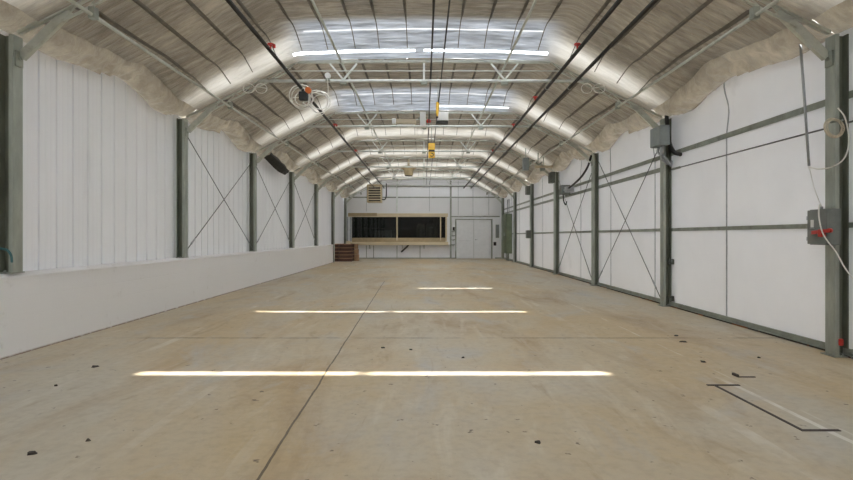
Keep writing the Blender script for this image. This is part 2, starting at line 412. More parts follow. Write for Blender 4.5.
MB().box(-4.2, 1.8, BACK-.02, BACK, 0, .05).build('base_strip', M['girt'], wk)
structure(MB().box(2.95+1.0, XW-.03, BACK-.02, BACK, 0, .06).build('baseboard_back', M['girt']))

# dark room behind the opening
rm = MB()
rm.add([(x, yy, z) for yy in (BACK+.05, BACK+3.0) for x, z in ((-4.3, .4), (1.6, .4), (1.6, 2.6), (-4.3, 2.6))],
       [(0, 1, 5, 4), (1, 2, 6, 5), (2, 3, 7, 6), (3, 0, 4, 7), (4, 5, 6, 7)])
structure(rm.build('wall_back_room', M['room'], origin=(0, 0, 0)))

# serving window
win = bpy.data.objects.new('window_1', None); COL.objects.link(win); win.location = (-1.36, BACK, .7); structure(win)
def W(): return Local(win)
W().box(-4.2, 1.33, BACK-.10, BACK, 2.31, 2.50).build('head_board', M['woodedge'])
W().box(-4.2, -2.6, BACK-.15, BACK-.102, 2.36, 2.52).build('fascia_board', M['tan'])
W().box(OX1, 1.27, BACK-.09, BACK+.05, .95, 2.31).build('jamb', M['woodedge'])
W().box(-4.12, -4.0, BACK-.09, BACK+.05, .95, 2.31).build('jamb', M['galv'])
W().box(-4.35, -4.2, BACK-.09, BACK, .95, 2.31).build('jamb', M['galv'])
W().box(-1.535, -1.465, BACK-.06, BACK+.05, 1.0, 2.31).build('mullion', M['woodedge'])
W().box(.89, .95, BACK-.06, BACK+.05, 1.0, 2.31).build('mullion', M['woodedge'])
W().box(-4.0, 1.19, BACK-.05, BACK+.05, .92, 1.15).build('sill_board', M['tan'])
W().box(-4.2, 1.33, BACK-.38, BACK, .88, .92).build('counter_shelf', M['wood'])
W().box(-4.2, 1.33, BACK-.41, BACK-.38, .75, .925).build('shelf_edge', M['woodedge'])
for a, b in ((-4.0, -1.555), (-1.445, .87), (.95, 1.19)):
    W().box(a, b, BACK+.005, BACK+.013, 1.15, 2.31).build('pane', M['glass'])
for a, b in ((-4.0, -1.555), (-1.445, .87)):
    W().box(a, b, BACK-.012, BACK+.004, 1.66, 1.685).build('glazing_bar', M['blackpipe'])
for x in (-3.0, -1.2, .0):
    W().bar((x, BACK-.36, .88), (x, BACK-.02, .55), .04, .04).build('shelf_bracket', M['girt'])

# double door
door = bpy.data.objects.new('door_1', None); COL.objects.link(door); door.location = (2.78, BACK, 0); structure(door)
def D(): return Local(door)
d = D(); d.box(1.72, 1.80, BACK-.06, BACK, 0, 2.20); d.box(3.72, 3.80, BACK-.06, BACK, 0, 2.20); d.box(1.72, 3.80, BACK-.06, BACK, 2.14, 2.20); d.build('door_frame', M['girt'])
a_ = D().box(1.815, 2.752, BACK-.045, BACK-.005, .02, 2.13, .004).build('door_leaf', M['doorwhite'])
b_ = D().box(2.768, 3.705, BACK-.045, BACK-.005, .02, 2.13, .004).build('door_leaf', M['doorwhite'])
d = D(); d.cyl((2.86, BACK-.07, 1.05), .03, .05, 'Y'); d.box(2.84, 2.96, BACK-.10, BACK-.085, 1.04, 1.06); d.build('handle', M['galv'], b_)
D().box(2.752, 2.768, BACK-.05, BACK-.02, .02, 2.13).build('meeting_strip', M['girt'])
D().box(1.9, 2.62, BACK-.049, BACK-.0455, .98, .99).build('kick_line', M['galv'], a_)

# ------------------------------------------------------------------ ceiling: faced insulation, one blanket a bay
ceil = bpy.data.objects.new('ceiling', None); COL.objects.link(ceil); structure(ceil)
def zroof(x):
    a = abs(x)
    s = 3.42+.576*(4.3-a); f = 4.61+.06*(1-(a/2.3)**2) if a < 2.3 else 4.60-(a-2.3)*.08
    k = 34.0
    return -math.log(math.exp(-k*(s-4))+math.exp(-k*(f-4)))/k+4.02
def hem_z(t, seed):
    z = 3.40-.10*math.exp(-((t-.80)/.10)**2)+.10*math.exp(-((t-.52)/.12)**2)-.05*math.exp(-((t-.18)/.12)**2)
    return z+.07*noise.noise((t*3.1, seed*3.7, 0))*math.sin(PI*min(1, max(0, t)))**.7
def section(seed, side, t):
    """half profile from the wall to the ridge: (x, z, is_hem)"""
    zb = hem_z(t, seed+side*5)
    pf = .30+.85*math.exp(-((t-.74)/.17)**2)+.35*math.exp(-((t-.14)/.10)**2)+.5*noise.noise((t*4.3, seed*2.1+side, 6))
    zc = zroof(4.035)+(zb-3.40)*.75
    pts = [(4.53, zb+.22), (4.43, zb+.07), (4.385, zb+.0)]
    for f in (1.0, .74, .48, .22, 0):
        b_ = .085*max(0, pf)*math.sin(PI*(.12+.88*f)) if f else 0
        pts.append((4.035+.28*f-b_*.6, zc+(zb-.01-zc)*f-b_*.8))
    xs = [4.02, 3.88, 3.72, 3.56, 3.40, 3.24, 3.08, 2.92, 2.76, 2.60, 2.46, 2.34, 2.22, 2.1, 1.98, 1.82, 1.65, 1.45, 1.25, 1.05, .9, .75, .6, .45, .3, .15]
    return pts, xs
def ceil_pt(bay, y, x_or_hem, taut=False):
    """point of the blanket; x_or_hem: signed x, or (side, i) on the hem pouch"""
    y0, y1 = bay; L_ = y1-y0; t = (y-y0)/L_; seed = y0
    def drop(x):
        w = .10+.16*(1-min(1, max(0, (abs(x)-2.1)/2.1)))
        dn = sstep(0, 1, 1-(y1-y)/1.05) if y1-y < 1.05 else 0
        up = 1-sstep(0, .45, y-y0)
        return w*max(dn, up)
    if isinstance(x_or_hem, tuple):
        side, i = x_or_hem
        pts, _ = section(seed, side, t); x, z = pts[i]; zb = hem_z(t, seed+side*5)
        z -= .3*drop(4.3)*(1 if i > 2 else 0)
        if i == 7: z = zroof(4.035)-drop(4.03)+(zb-3.40)*.75+.05
        win = math.sin(PI*min(1, max(0, t)))**.6
        k = (0, .2, .6, 1, 1, 1, .8, .2)[i]*win
        w = .05*noise.noise((y*2.2+side, i*.35, seed))+  .055*noise.noise((y*5.5+i*.6, i*.7, seed+2))+  .034*noise.noise((y*12-i*.9, i*.9, seed+3))
        return Vector((side*(x+w*k*1.2), y, z+w*k))
    x = x_or_hem; a = abs(x)
    z = zroof(x)-drop(x)
    zb = hem_z(t, seed+(1 if x > 0 else -1)*5)
    if a > 3.4: z += (zb-3.40)*sstep(3.4, 4.2, a)*.9
    mid = sstep(0, .5, y-y0)*(1-sstep(0, .3, 1.35-(y1-y)) if y1-y < 1.35 else 1)
    if taut: return Vector((x, y, z-.022*mid))
    # the sheet sags between the straps and wrinkles
    z -= .012*mid*(1-abs(math.cos(PI*x/.45)))
    z += .030*noise.noise((x*1.3, y*1.1, seed))*mid+.012*noise.noise((x*2, y*6.0, seed+4))
    if a > 3.0: z += .05*noise.noise((x*3, y*2.6, seed+9))*sstep(3.0, 4.0, a)*math.sin(PI*min(1, max(0, t)))
    return Vector((x, y, z))
_, XS = section(0, 1, 0)
CROSS = [(-1, i) for i in range(8)]+[-x for x in XS]+[0.0]+[x for x in reversed(XS)]+[(1, i) for i in range(7, -1, -1)]
BANDX = 2.28
SLOTS = {5.65: ((-2.12, -.12), (-.02, 2.15)), 9.65: ((-2.27, -.15), (0.0, 2.15)), 13.65: ((.37, 2.1),)}
def strip_faces(bay, ysamp, cross, hole=None):
    mb = MB(); n = len(cross)
    vs = [ceil_pt(bay, y, c) for y in ysamp for c in cross]
    fs = []
    for j in range(len(ysamp)-1):
        for i in range(n-1):
            a, b = cross[i], cross[i+1]
            if hole and not isinstance(a, tuple) and not isinstance(b, tuple) and hole(ysamp[j], ysamp[j+1], a, b): continue
            fs.append((j*n+i, j*n+i+1, (j+1)*n+i+1, (j+1)*n+i))
    return mb.add(vs, fs, True)
def lin(a, b, n): return [a+(b-a)*i/n for i in range(n+1)]
bays = list(zip(FRAMES[:-1], FRAMES[1:]))
STRAPX = [.15+.45*k for k in range(-5, 5)]
STRAPX += [2.52, 2.93, 3.31, 3.66, -2.52, -2.93, -3.31, -3.66]
for bi, bay in enumerate(bays):
    y0, y1 = bay; ym = y1-1.05
    slots = SLOTS.get(round(y1, 2)); sy = (y1-.31, y1-.235); ln = (y1-.80, y1-.77)
    ysb = lin(ym, ln[0], 3)+lin(ln[1], sy[0], 6)[:-1]+[sy[0], (sy[0]+sy[1])/2, sy[1]]+lin(sy[1], y1, 4)[1:]
    ys_ = [y0]+lin(y0+.04, y0+.5, 5)[:-1]+lin(y0+.5, ym, 40 if y0 > 1 else 14)[:-1]+ysb
    cross = [(-1, 7)]+sorted(set([c for c in CROSS if not isinstance(c, tuple)]+[v for q in (slots or ()) for v in q]))+[(1, 7)]
    def hole(ya, yb, xa, xb):
        if y0+.04-1e-4 <= ya and yb <= y0+.5+1e-4: return xa >= -2.221 and xb <= 2.221
        if slots and sy[0]-1e-4 <= ya and yb <= sy[1]+1e-4: return any(xa >= q0-1e-4 and xb <= q1+1e-4 for q0, q1 in slots)
        if bi < 4 and ln[0]-1e-4 <= ya and yb <= ln[1]+1e-4: return xa >= -2.01 and xb <= 2.01
        return False
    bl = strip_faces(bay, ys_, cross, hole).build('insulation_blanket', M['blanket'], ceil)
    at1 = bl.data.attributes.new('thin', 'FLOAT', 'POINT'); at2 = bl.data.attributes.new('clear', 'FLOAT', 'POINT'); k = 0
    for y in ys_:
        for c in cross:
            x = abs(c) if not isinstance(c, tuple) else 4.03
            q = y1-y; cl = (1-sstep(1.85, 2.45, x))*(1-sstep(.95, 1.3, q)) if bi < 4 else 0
            at1.data[k].value = math.exp(-((q-.50-.10*noise.noise((x*1.5, y1, 2)))/.27)**2)*(1 if x < 3.4 else 1-.5*sstep(3.4, 4.1, x))  # 'thin' places the painted sheen, it is no measure of thickness
            at2.data[k].value = cl; k += 1  # 'clear' places the painted sky reflection
    strip_faces(bay, lin(y0+.04, y0+.5, 5), [c for c in CROSS if not isinstance(c, tuple) and abs(c) <= 2.221]).build('fill_strip', M['clear'], bl)  # added strip, unseen behind the truss, letting fill daylight down to the floor
    if bi < 4: strip_faces(bay, ln, [c for c in CROSS if not isinstance(c, tuple) and abs(c) <= 2.01]).build('glint_strip', M['glintstrip'], bl)  # added pale strip standing in for a faint glint across the band
    yh = [y0]+lin(y0+.02, y1-.02, 90 if y0 > 1 else 12)+[y1]
    for h in ([(-1, i) for i in range(8)], [(1, i) for i in range(7, -1, -1)]): strip_faces(bay, yh, h).build('eave_hem', M['hem'], bl)
    if bi >= 1:
        for sx_ in STRAPX:
            mb = MB(); w = .023; vs = []
            yy = lin(y0+.02, y1-.36, 26)
            wv = random.uniform(-.02, .02)
            for y in yy:
                k = 1-.72*sstep(ym-.7, ym+.1, y)
                for q in (-w*k, w*k):
                    p = ceil_pt(bay, y, sx_+wv+q*(1 if abs(sx_) < 2.3 else .85), True); p.z -= .012; vs.append(p)
            for y in yy:
                k = 1-.72*sstep(ym-.7, ym+.1, y)
                for q in (-w*k, w*k):
                    p = ceil_pt(bay, y, sx_+wv+q*.9, True); p.z -= .004; vs.append(p)
            n = len(yy); fs = []
            for j in range(n-1):
                a = 2*j; b = 2*n+2*j
                fs += [(a, a+2, a+3, a+1), (a, b, b+2, a+2), (a+1, a+3, b+3, b+1)]
            mb.add(vs, fs, True).build('strap', M['strap'], bl)
# short end of the lining by the back wall
eb = (FRAMES[-1], FRAMES[-1]+BAY)
strip_faces(eb, lin(FRAMES[-1], BACK-.005, 4), CROSS).build('insulation_blanket', M['blanket'], ceil)

# ------------------------------------------------------------------ steel columns
def column(side, z0, loc, label, group):
    t = thing('steel_column', loc, label, 'column', group)
    zt = 3.34-z0; a = .07
    mb = MB(); xi, xo = side*XI-loc[0], side*XO-loc[0]
    th = .012*side
    mb.box(xo-th, xo, -a, a, .012, zt); mb.box(xi+th, xo-th, -.006, .006, .012, zt)
    mb.build('shaft', M['steelshade'], t)
    mb = MB(); mb.box(xi, xi+th, -a, a, .012, zt)
    for e in (-a, a-.008):                        # lips of the inner flange
        mb.box(xi+th, xi+th*3.6, e, e+.008, .012, zt)
    mb.build('flange', M['steel'], t)
    ext = .0 if side < 0 else .03
    mb = MB(); mb.box(xi-ext*side, xo, -a-.03, a+.03, 0, .012)
    for e in (-a-.015, a+.015): mb.cyl(((xi+xo)/2, e, .022), .012, .022, 'Z', 6)
    mb.build('base_plate', M['girt'], t)
    mb = MB(); mb.box(xi-.02*side, xi-.001*side, -.05, .05, zt-.32, zt-.16); mb.cyl((xi-.025*side, 0, zt-.24), .018, .03, 'X', 6)
    mb.build('brace_bracket', M['girt'], t)
    return t
index_children()
vis = [f for f in FRAMES if f > 1]
cl = cr = None
LX, RX = -(XI+XO)/2, (XI+XO)/2
protoL = protoR = None
for k, fy in enumerate(f for f in FRAMES if f > 5):
    if k == 0:
        lab = 'green steel column at the left edge, nearest of those on the low white wall'
        protoL = column(-1, .862, (LX, fy, .862), lab, 'steel columns along the left wall')
        lab = 'green steel column at the right edge, holding the grey switch box with red handle'
        protoR = column(1, 0, (RX, fy, 0), lab, 'steel columns along the right wall')
        index_children(); continue
    if k == 5 or k == 6:
        pass
    z0 = .862 if fy < BLK else 0
    labL = {1: 'second steel column on the left white wall, just before the clear crossed brace rods',
            2: 'third steel column on the left white wall, beyond the first crossed brace rods',
            3: 'fourth steel column on the left white wall, past the torn black lining',
            4: 'fifth steel column on the left white wall',
            5: 'sixth steel column on the left wall, beside the pallet stack at the low wall end',
            6: 'last steel column on the left, in the back corner behind the pallet stack'}[k]
    labR = {1: 'second steel column on the right wall, with a pale junction box near its top',
            2: 'third steel column on the right wall, between the two pairs of crossed rods',
            3: 'fourth steel column on the right wall, with a grey transformer box near its top',
            4: 'fifth steel column on the right wall, with two small grey boxes on it',
            5: 'sixth steel column on the right wall, just before the tall green cabinet',
            6: 'last steel column on the right, in the back corner behind the green cabinet'}[k]
    if z0 > 0: dup(protoL, (LX, fy, .862), labL, 'steel columns along the left wall')
    else:
        if cl is None:
            cl = column(-1, 0, (LX, fy, 0), labL, 'steel columns along the left wall'); index_children()
        else: dup(cl, (LX, fy, 0), labL, 'steel columns along the left wall')
    r = dup(protoR, (RX, fy, 0), labR, 'steel columns along the right wall')
    if k == 1:                                    # two small clamps on the second right column
        for z in (.75, .10):
            mb = MB(); mb.box(.0, .09, -.135, -.0735, z, z+.09, .006); mb.cyl((.045, -.155, z+.045), .022, .05, 'Y', 8)
            mb.build('clamp', M['steel2'], r)
# the pair just outside the frame
fy = 1.65
dup(protoL, (LX, fy, .862), 'green steel column on the low white wall outside the left edge', 'steel columns along the left wall')
dup(protoR, (RX, fy, 0), 'green steel column outside the right edge', 'steel columns along the right wall')

# ------------------------------------------------------------------ roof trusses
def truss(fy, label):
    t = thing('roof_truss', (0, fy, 3.0), label, 'truss', 'roof trusses across the hall')
    z = -3.0
    MB().tube([(-3.05, 0, 4.02+z), (3.05, 0, 4.02+z)], .027, 8).build('bottom_chord', M['chord'], t)
    mb = MB(); q = [(x, 0, (4.37-.02*(abs(x)/2.3)**2)+z) for x in lin(-2.25, 2.25, 10)]
    for a, b in zip(q, q[1:]): mb.bar(a, b, .06, .045)
    mb.build('top_chord', M['pale_steel'], t)
    MB().tube([(-2.55, -.03, 4.19+z), (2.55, -.03, 4.19+z)], .009, 6).build('tie_wire', M['chord'], t)
    for s in (-1, 1):
        mb = MB(); mb.bar((s*2.25, 0, 4.375+z), (s*4.24, 0, 3.375+z), .05, .035)
        mb.bar((s*2.42, 0, 4.19+z), (s*3.9, 0, 3.44+z), .022, .022)
        for i in range(6):
            f0 = i/6; f1 = (i+.5)/6; f2 = (i+1)/6
            A = lambda f: Vector((s*(2.3+1.6*f), 0, 4.33-.80*f+z)); B = lambda f: Vector((s*(2.42+1.48*f), 0, 4.19-.75*f+z))
            mb.tube([A(f0), B(f1), A(f2)], .008, 5)
        mb.build('rafter', M['pale_steel'], t)
        mb = MB(); mb.channel((s*4.23, 0, 3.13+z), (s*3.72, 0, 3.62+z), .09, .05, .006, (0, 1, 0)); mb.build('knee_brace', M['pale_steel'], t)
        MB().box(s*3.425, s*3.495, -.04, .04, 3.52+z, 3.64+z, .004).build('clamp', M['girt'], t)
    for x in (-1.44, 0, 1.44):
        mb = MB()
        if x: mb.bar((x, 0, 4.04+z), (x-.24, 0, 4.33+z), .03, .035, (0, 1, 0)); mb.bar((x, 0, 4.04+z), (x+.24, 0, 4.33+z), .03, .035, (0, 1, 0))
        else: mb.bar((0, 0, 4.04+z), (0, 0, 4.34+z), .035, .035, (0, 1, 0))
        mb.build('web_strut', M['chord'], t)
        MB().box(x-.06, x+.06, -.045, .045, 3.945+z, 3.992+z, .004).build('splice_clamp', M['girt'], t)
    return t
TL = ['steel roof truss at the very top corners, only its knee braces seen', 'nearest full steel roof truss, with white round box and coiled cables',
      'second full steel roof truss, carrying the beige strip light and white boxes', 'third full steel roof truss, just behind the yellow pendant',
      'fourth full steel roof truss from the front', 'fifth full steel roof truss, just before the tan louvred heater', 'last steel roof truss, close against the back wall']
pt = None
for k, fy in enumerate(f for f in FRAMES if f > 5):
    if pt is None: pt = truss(fy, TL[0]); index_children()
    else: dup(pt, (0, fy, 3.0), TL[k])
dup(pt, (0, 1.65, 3.0), 'steel roof truss overhead, outside the top edge')

# ------------------------------------------------------------------ rods, pipes and cables along the roof
def run(name, pts, r, m, label, cat, group=None, n=8):
    return tag(MB().tube(pts, r, n).build(name, m), label, cat, group, 'thing')
YA = 1.0
def long_run(x, z, r, m, name, label, cat, group, y0=YA, y1=29.9):
    return run(name, [(x, y0, z), (x, (y0+y1)/2, z), (x, y1, z)], r, m, label, cat, group)
for s, w in ((-1, 'left'), (1, 'right')):
    long_run(s*3.46, 3.555, .020, M['pale_steel'], 'purlin_pipe', 'pale grey pipe running along the %s roof slope under the insulation' % w, 'pipe', 'pale pipes on the roof slopes')
    long_run(s*1.44, 4.285, .020, M['pale_steel'], 'tie_rod', 'grey rod down the flat roof middle over the struts %s of the ridge line' % w, 'rod', 'rods over the truss struts')
def sprinkler_pipe(x, z, label, heads, hang):
    t = thing('sprinkler_pipe', (x, YA, z), label, 'pipe', 'black pipes below the trusses')
    Local(t).tube([(x, YA, z), (x, 15, z), (x, 29.9, z)], .027, 10).build('pipe', M['blackpipe'])
    for y in heads:
        l = Local(t); l.cyl((x, y, z+.05), .012, .08); l.cyl((x, y, z+.10), .045, .018, 'Z', 12); l.ball((x, y, z+.085), .022); l.cyl((x+.05, y, z+.075), .03, .03, 'X', 10)
        l.build('sprinkler_head', M['red'])
    for y in hang:
        l = Local(t); l.tube([(x, y, z+.02), (x, y, z+.12)], .007, 6); l.tube([(x+.034*math.cos(a), y, z+.034*math.sin(a)) for a in lin(0, 2*PI, 12)], .006, 5)
        l.build('hanger', M['girt'])
for_h = [f for f in FRAMES if f > 5]
sprinkler_pipe(-2.2, 3.9, 'black sprinkler pipe on the left, with red heads above it', (7.75, 13.3, 17.3), for_h)
sprinkler_pipe(2.2, 3.9, 'inner black pipe of the two on the right, with red sprinkler heads', (7.75, 10.7, 13.3, 17.3), for_h)
sprinkler_pipe(2.6, 3.9, 'outer plain black pipe of the two on the right', (), for_h)
long_run(.12, 4.09, .013, M['blackpipe'], 'conduit', 'thin dark conduit nearest the hall centre line under the ridge', 'conduit', 'thin conduits under the ridge')
long_run(.31, 4.09, .011, M['blackpipe'], 'conduit', 'thin dark conduit just right of the centre conduit', 'conduit', 'thin conduits under the ridge')
long_run(-2.42, 3.62, .016, M['blackpipe'], 'conduit', 'dark conduit leading into the top of the louvred heater', 'conduit', 'thin conduits under the ridge', 19.0, 26.9)

# ------------------------------------------------------------------ girts and brace rods
def girt(x0, x1, z0, z1, y0, y1, label, lip=True):
    mb = MB(); mb.box(x0, x0+.006*(1 if x1 > x0 else -1), y0, y1, z0, z1); mb.box(x0, x1, y0, y1, z0, z0+.006); mb.box(x0, x1, y0, y1, z1-.006, z1)
    return tag(mb.build('wall_rail', M['girt']), label, 'rail', 'steel rails along the walls', 'thing')
G0, G1 = FRONT+.05, BACK-.06
XG = 4.40
girt(XG-.002, XW-.05, 2.67, 2.745, G0, G1, 'upper steel rail along the right wall, above head height')
girt(XG-.002, XW-.05, 2.44, 2.52, 9.75, G1, 'steel rail just below the upper one on the right wall, beyond the second column')
girt(XG-.002, XW-.05, 1.335, 1.39, G0, G1, 'middle steel rail along the right wall at switch box height')
bt = thing('bottom_rail', (4.38, G0, 0), 'steel bottom rail along the foot of the right wall', 'rail', 'steel rails along the walls')
l = Local(bt); l.box(4.375, 4.40, G0, G1, .03, .085); l.box(4.345, 4.40, G0, G1, .022, .03); l.build('channel', M['girt'])
Local(bt).box(4.36, 4.41, G0, G1, 0, .022).build('sill_seal', M['seal'])
def brace(side, ya, za, yb, zb, dx, label):
    x = side*(XI+.05+dx); a, b = Vector((x, ya, za)), Vector((x, yb, zb))
    t = thing('brace_rod', a if za < zb else b, label, 'brace rod', 'crossed brace rods on the walls')
    Local(t).tube([a, b], .0085, 6).build('rod', M['cable'])
    lowp, hip = (a, b) if za < zb else (b, a)
    d_ = (hip-lowp).normalized()
    Local(t).tube([lowp+d_*.35, lowp+d_*.55], .016, 8).build('turnbuckle', M['galv'])
for k, w in ((0, 'nearest'), (1, 'second'), (2, 'third')):
    a = 9.74+4*k; b = 13.56+4*k
    brace(-1, a, 3.10, b, .93, 0, '%s crossed pair on left siding, rod falling away from the camera' % w)
    brace(-1, a, .93, b, 3.10, .03, '%s crossed pair on left siding, rod rising away from the camera' % w)
for k, w in ((0, 'nearest'), (1, 'farther')):
    a = 9.74+4*k; b = 13.56+4*k
    brace(1, a, .06, b, 3.30, 0, '%s crossed pair on right wall, rod rising away from the camera' % w)
    brace(1, a, 3.05, b, .06, .03, '%s crossed pair on right wall, rod falling away from the camera' % w)
t = thing('tension_cable', (4.33, 3.0, 2.40), 'thin steel cable along the right wall past the rope coil', 'cable')
Local(t).tube([(4.32, 2.0, 2.40), (4.32, 9.5, 2.41)], .010, 6).build('strand', M['cable'])
Local(t).tube([(4.32, 9.12, 2.41), (4.32, 9.38, 2.41)], .020, 8).build('turnbuckle', M['girt'])

# back wall rails and posts
def brail(x0, x1, z0, z1, label): 
    return tag(MB().box(x0, x1, BACK-.05, BACK-.001, z0, z1).build('wall_rail', M['girt']), label, 'rail', 'steel rails along the walls', 'thing')
brail(-4.2, 4.2, 3.36, 3.43, 'long dark rail across the back wall above the serving window')
brail(1.45, 4.2, 2.30, 2.36, 'short rail on the back wall above the double door')
brail(-4.2, 4.2, 3.98, 4.04, 'topmost rail on the back wall, high under the roof')
tag(MB().box(1.43, 1.53, BACK-.10, BACK-.051, 0, 4.3).build('wall_post', M['girt']), 'dark upright post between the serving window and the double door', 'post', kind='thing')
tag(MB().box(-1.55, -1.45, BACK-.10, BACK-.051, 2.57, 4.3).build('wall_post', M['chord']), 'pale upright post above the middle of the serving window', 'post', kind='thing')
t = thing('wall_bracket', (1.62, BACK, 1.0), 'dark pipe brackets on the back wall left of the double door', 'bracket')
for z in (1.52, 1.28, 1.05, .78):
    Local(t).tube(spline([(1.54, BACK-.05, z), (1.6, BACK-.12, z-.03), (1.71, BACK-.05, z+.01)], 4), .022, 6).build('arm', M['girt'])
tag(MB().box(1.60, 1.70, BACK-.06, BACK-.001, 1.55, 1.75, .008).build('switch_box', M['blackpipe']), 'small black box on the back wall beside the double door frame', 'box', kind='thing')

# ------------------------------------------------------------------ right wall equipment
sw = thing('disconnect_switch', (4.18, 5.63, 1.157), 'grey electrical switch box with red handle on the nearest right column', 'switch box')
def S(): return Local(sw)
S().box(4.12, 4.248, 5.50, 5.77, 1.157, 1.53, .006).build('enclosure', M['boxgrey'])
cv = S().box(4.098, 4.119, 5.495, 5.775, 1.165, 1.522, .005).build('cover', M['boxgrey'])
S().box(4.094, 4.0975, 5.675, 5.72, 1.34, 1.42).build('label_plate', M['white'], cv)
S().box(4.092, 4.0975, 5.665, 5.73, 1.325, 1.335).build('latch', M['galv'], cv)
l = S(); l.box(4.05, 4.097, 5.50, 5.56, 1.24, 1.32, .008); l.bar((4.075, 5.66, 1.285), (4.06, 5.40, 1.305), .03, .035); l.cyl((4.06, 5.40, 1.305), .022, .03, 'X', 10)
l.build('handle', M['red'])
S().cyl((4.19, 5.70, 1.545), .02, .03).build('conduit_hub', M['galv'])
l = S(); l.box(4.10, 4.115, 5.775, 5.79, 1.2, 1.24); l.box(4.10, 4.115, 5.775, 5.79, 1.42, 1.46); l.build('hinge', M['galv'])
# cable draped over the box, another from the hanging conduit
run('power_cable', spline([P(809, 167, 6.05), P(815, 190, 5.85), (4.19, 5.70, 1.57), (4.10, 5.60, 1.57), (4.045, 5.53, 1.44), (4.04, 5.46, 1.26), P(836, 252, 5.28), P(845, 268, 5.1), P(856, 282, 4.9), P(872, 298, 4.75)], 6), [.0035]*12+[.0065]*43, M['wirewhite'],
    'pale cable draped over the grey switch box', 'cable')
run('drop_conduit', [P(799, 24, 6.05), P(804.5, 100, 6.05), P(809, 166, 6.05)], .014, M['galv'], 'thin grey conduit hanging from the roof edge at the right, ending in mid air', 'conduit')
run('loop_cable', spline([P(809, 167, 6.04), P(820, 169, 5.8), P(834, 166, 5.50), P(845, 157, 5.40), P(849, 140, 5.38), P(845, 118, 5.40), P(838, 108, 5.46)], 6), .007, M['wirewhite'],
    'pale cable looping round the nearest right column under the rope coil', 'cable')
co = []
for i in range(4*18):
    a = 2*PI*i/18; r = .085+.006*math.sin(i*.23)+.004*(i//18); c = P(834, 128, 5.44)
    co.append(c+Vector((r*math.cos(a)*.95+.01*math.sin(i*.21), -.02+.009*(i/18)+.012*math.sin(a), r*math.sin(a))))
tag(MB().tube(co, .0065, 6).build('rope_coil', M['rope']), 'coil of pale rope hung on the nearest right column', 'rope', kind='thing')
run('hook', [(4.12, 5.47, 2.40), (4.30, 5.545, 2.44)], .010, M['girt'], 'short dark peg holding the rope coil', 'hook')
tag(MB().box(4.275, 4.315, 5.545, 5.578, .12, .19, .01).build('warning_tag', M['red']), 'small red tag near the foot of the nearest right column', 'tag', kind='thing')
co = [Vector((4.33+.06*math.cos(i*.52)+.02*math.sin(i*.2), 5.40+.05*math.sin(i*.52), .012+.0022*i)) for i in range(48)]
tag(MB().tube(co, .008, 6).build('wire_coil', M['girt']), 'loose grey wire coil on the floor at the right edge', 'wire', kind='thing')

def enclosure(name, x0, x1, y0, y1, z0, z1, m, label, cat='box'):
    t = thing(name, ((x0+x1)/2, (y0+y1)/2, z0), label, cat)
    Local(t).box(x0+.02, x1, y0, y1, z0, z1, .008).build('enclosure', m)
    l = Local(t); l.box(x0, x0+.0195, y0+.006, y1-.006, z0+.006, z1-.006, .005); l.build('cover', m)
    return t
t = enclosure('junction_box', 4.05, 4.225, 9.27, 9.68, 2.82, 3.16, M['boxpale'], 'pale grey junction box near the top of the second right column')
for i, (y, yy) in enumerate(((9.36, 9.50), (9.44, 9.45), (9.56, 9.34))):
    Local(t).tube(spline([(4.15, y, 2.815), (4.14, y-.01, 2.72), (4.18, yy, 2.60), (4.30, yy+.08, 2.56-.04*i), (4.37, yy+.2, 2.57)], 5), .022, 7).build('flexible_conduit', M['galv'])
run('cable_bundle', spline([(4.28, 9.535, 3.40), (4.29, 9.50, 3.1), (4.31, 9.46, 2.85), (4.34, 9.36, 2.70), (4.37, 9.2, 2.64)], 5), .035, M['rubber'], 'thick dark cable bundle beside the pale junction box', 'cable')
t = enclosure('transformer', 4.07, 4.225, 17.38, 17.72, 2.97, 3.32, M['steel2'], 'grey transformer box near the top of the fourth right column')
t = enclosure('control_box', 4.07, 4.225, 21.42, 21.74, 2.90, 3.24, M['steel2'], 'grey box near the top of the fifth right column')
t = enclosure('breaker_box', 4.08, 4.245, 21.40, 21.68, 1.16, 1.48, M['steel2'], 'dark box at rail height on the fifth right column')
t = thing('motor_starter', (4.3, 16.2, 2.45), 'cluster of grey conduit boxes on the right wall rail beyond the third column', 'box')
Local(t).box(4.12, 4.38, 16.15, 16.45, 2.50, 2.78, .01).build('enclosure', M['boxgrey'])
Local(t).box(4.16, 4.38, 15.75, 16.0, 2.54, 2.70, .01).build('junction_box', M['galv'])
Local(t).tube([(4.2, 15.99, 2.62), (4.2, 16.16, 2.62)], .03, 8).build('nipple', M['galv'])
Local(t).tube(spline([(4.2, 16.3, 2.5), (4.22, 16.3, 2.3), (4.30, 16.4, 2.2), (4.36, 16.5, 2.3)], 5), .02, 7).build('flexible_conduit', M['rubber'])
run('flexible_conduit', spline([P(591, 156, 13.5), P(588, 166, 13.9), P(582, 176, 14.5), P(574, 184, 15.3), P(569, 188, 15.74)], 6), .028, M['rubber'], 'black flexible conduit sagging from the third right column top to the wall boxes', 'conduit')

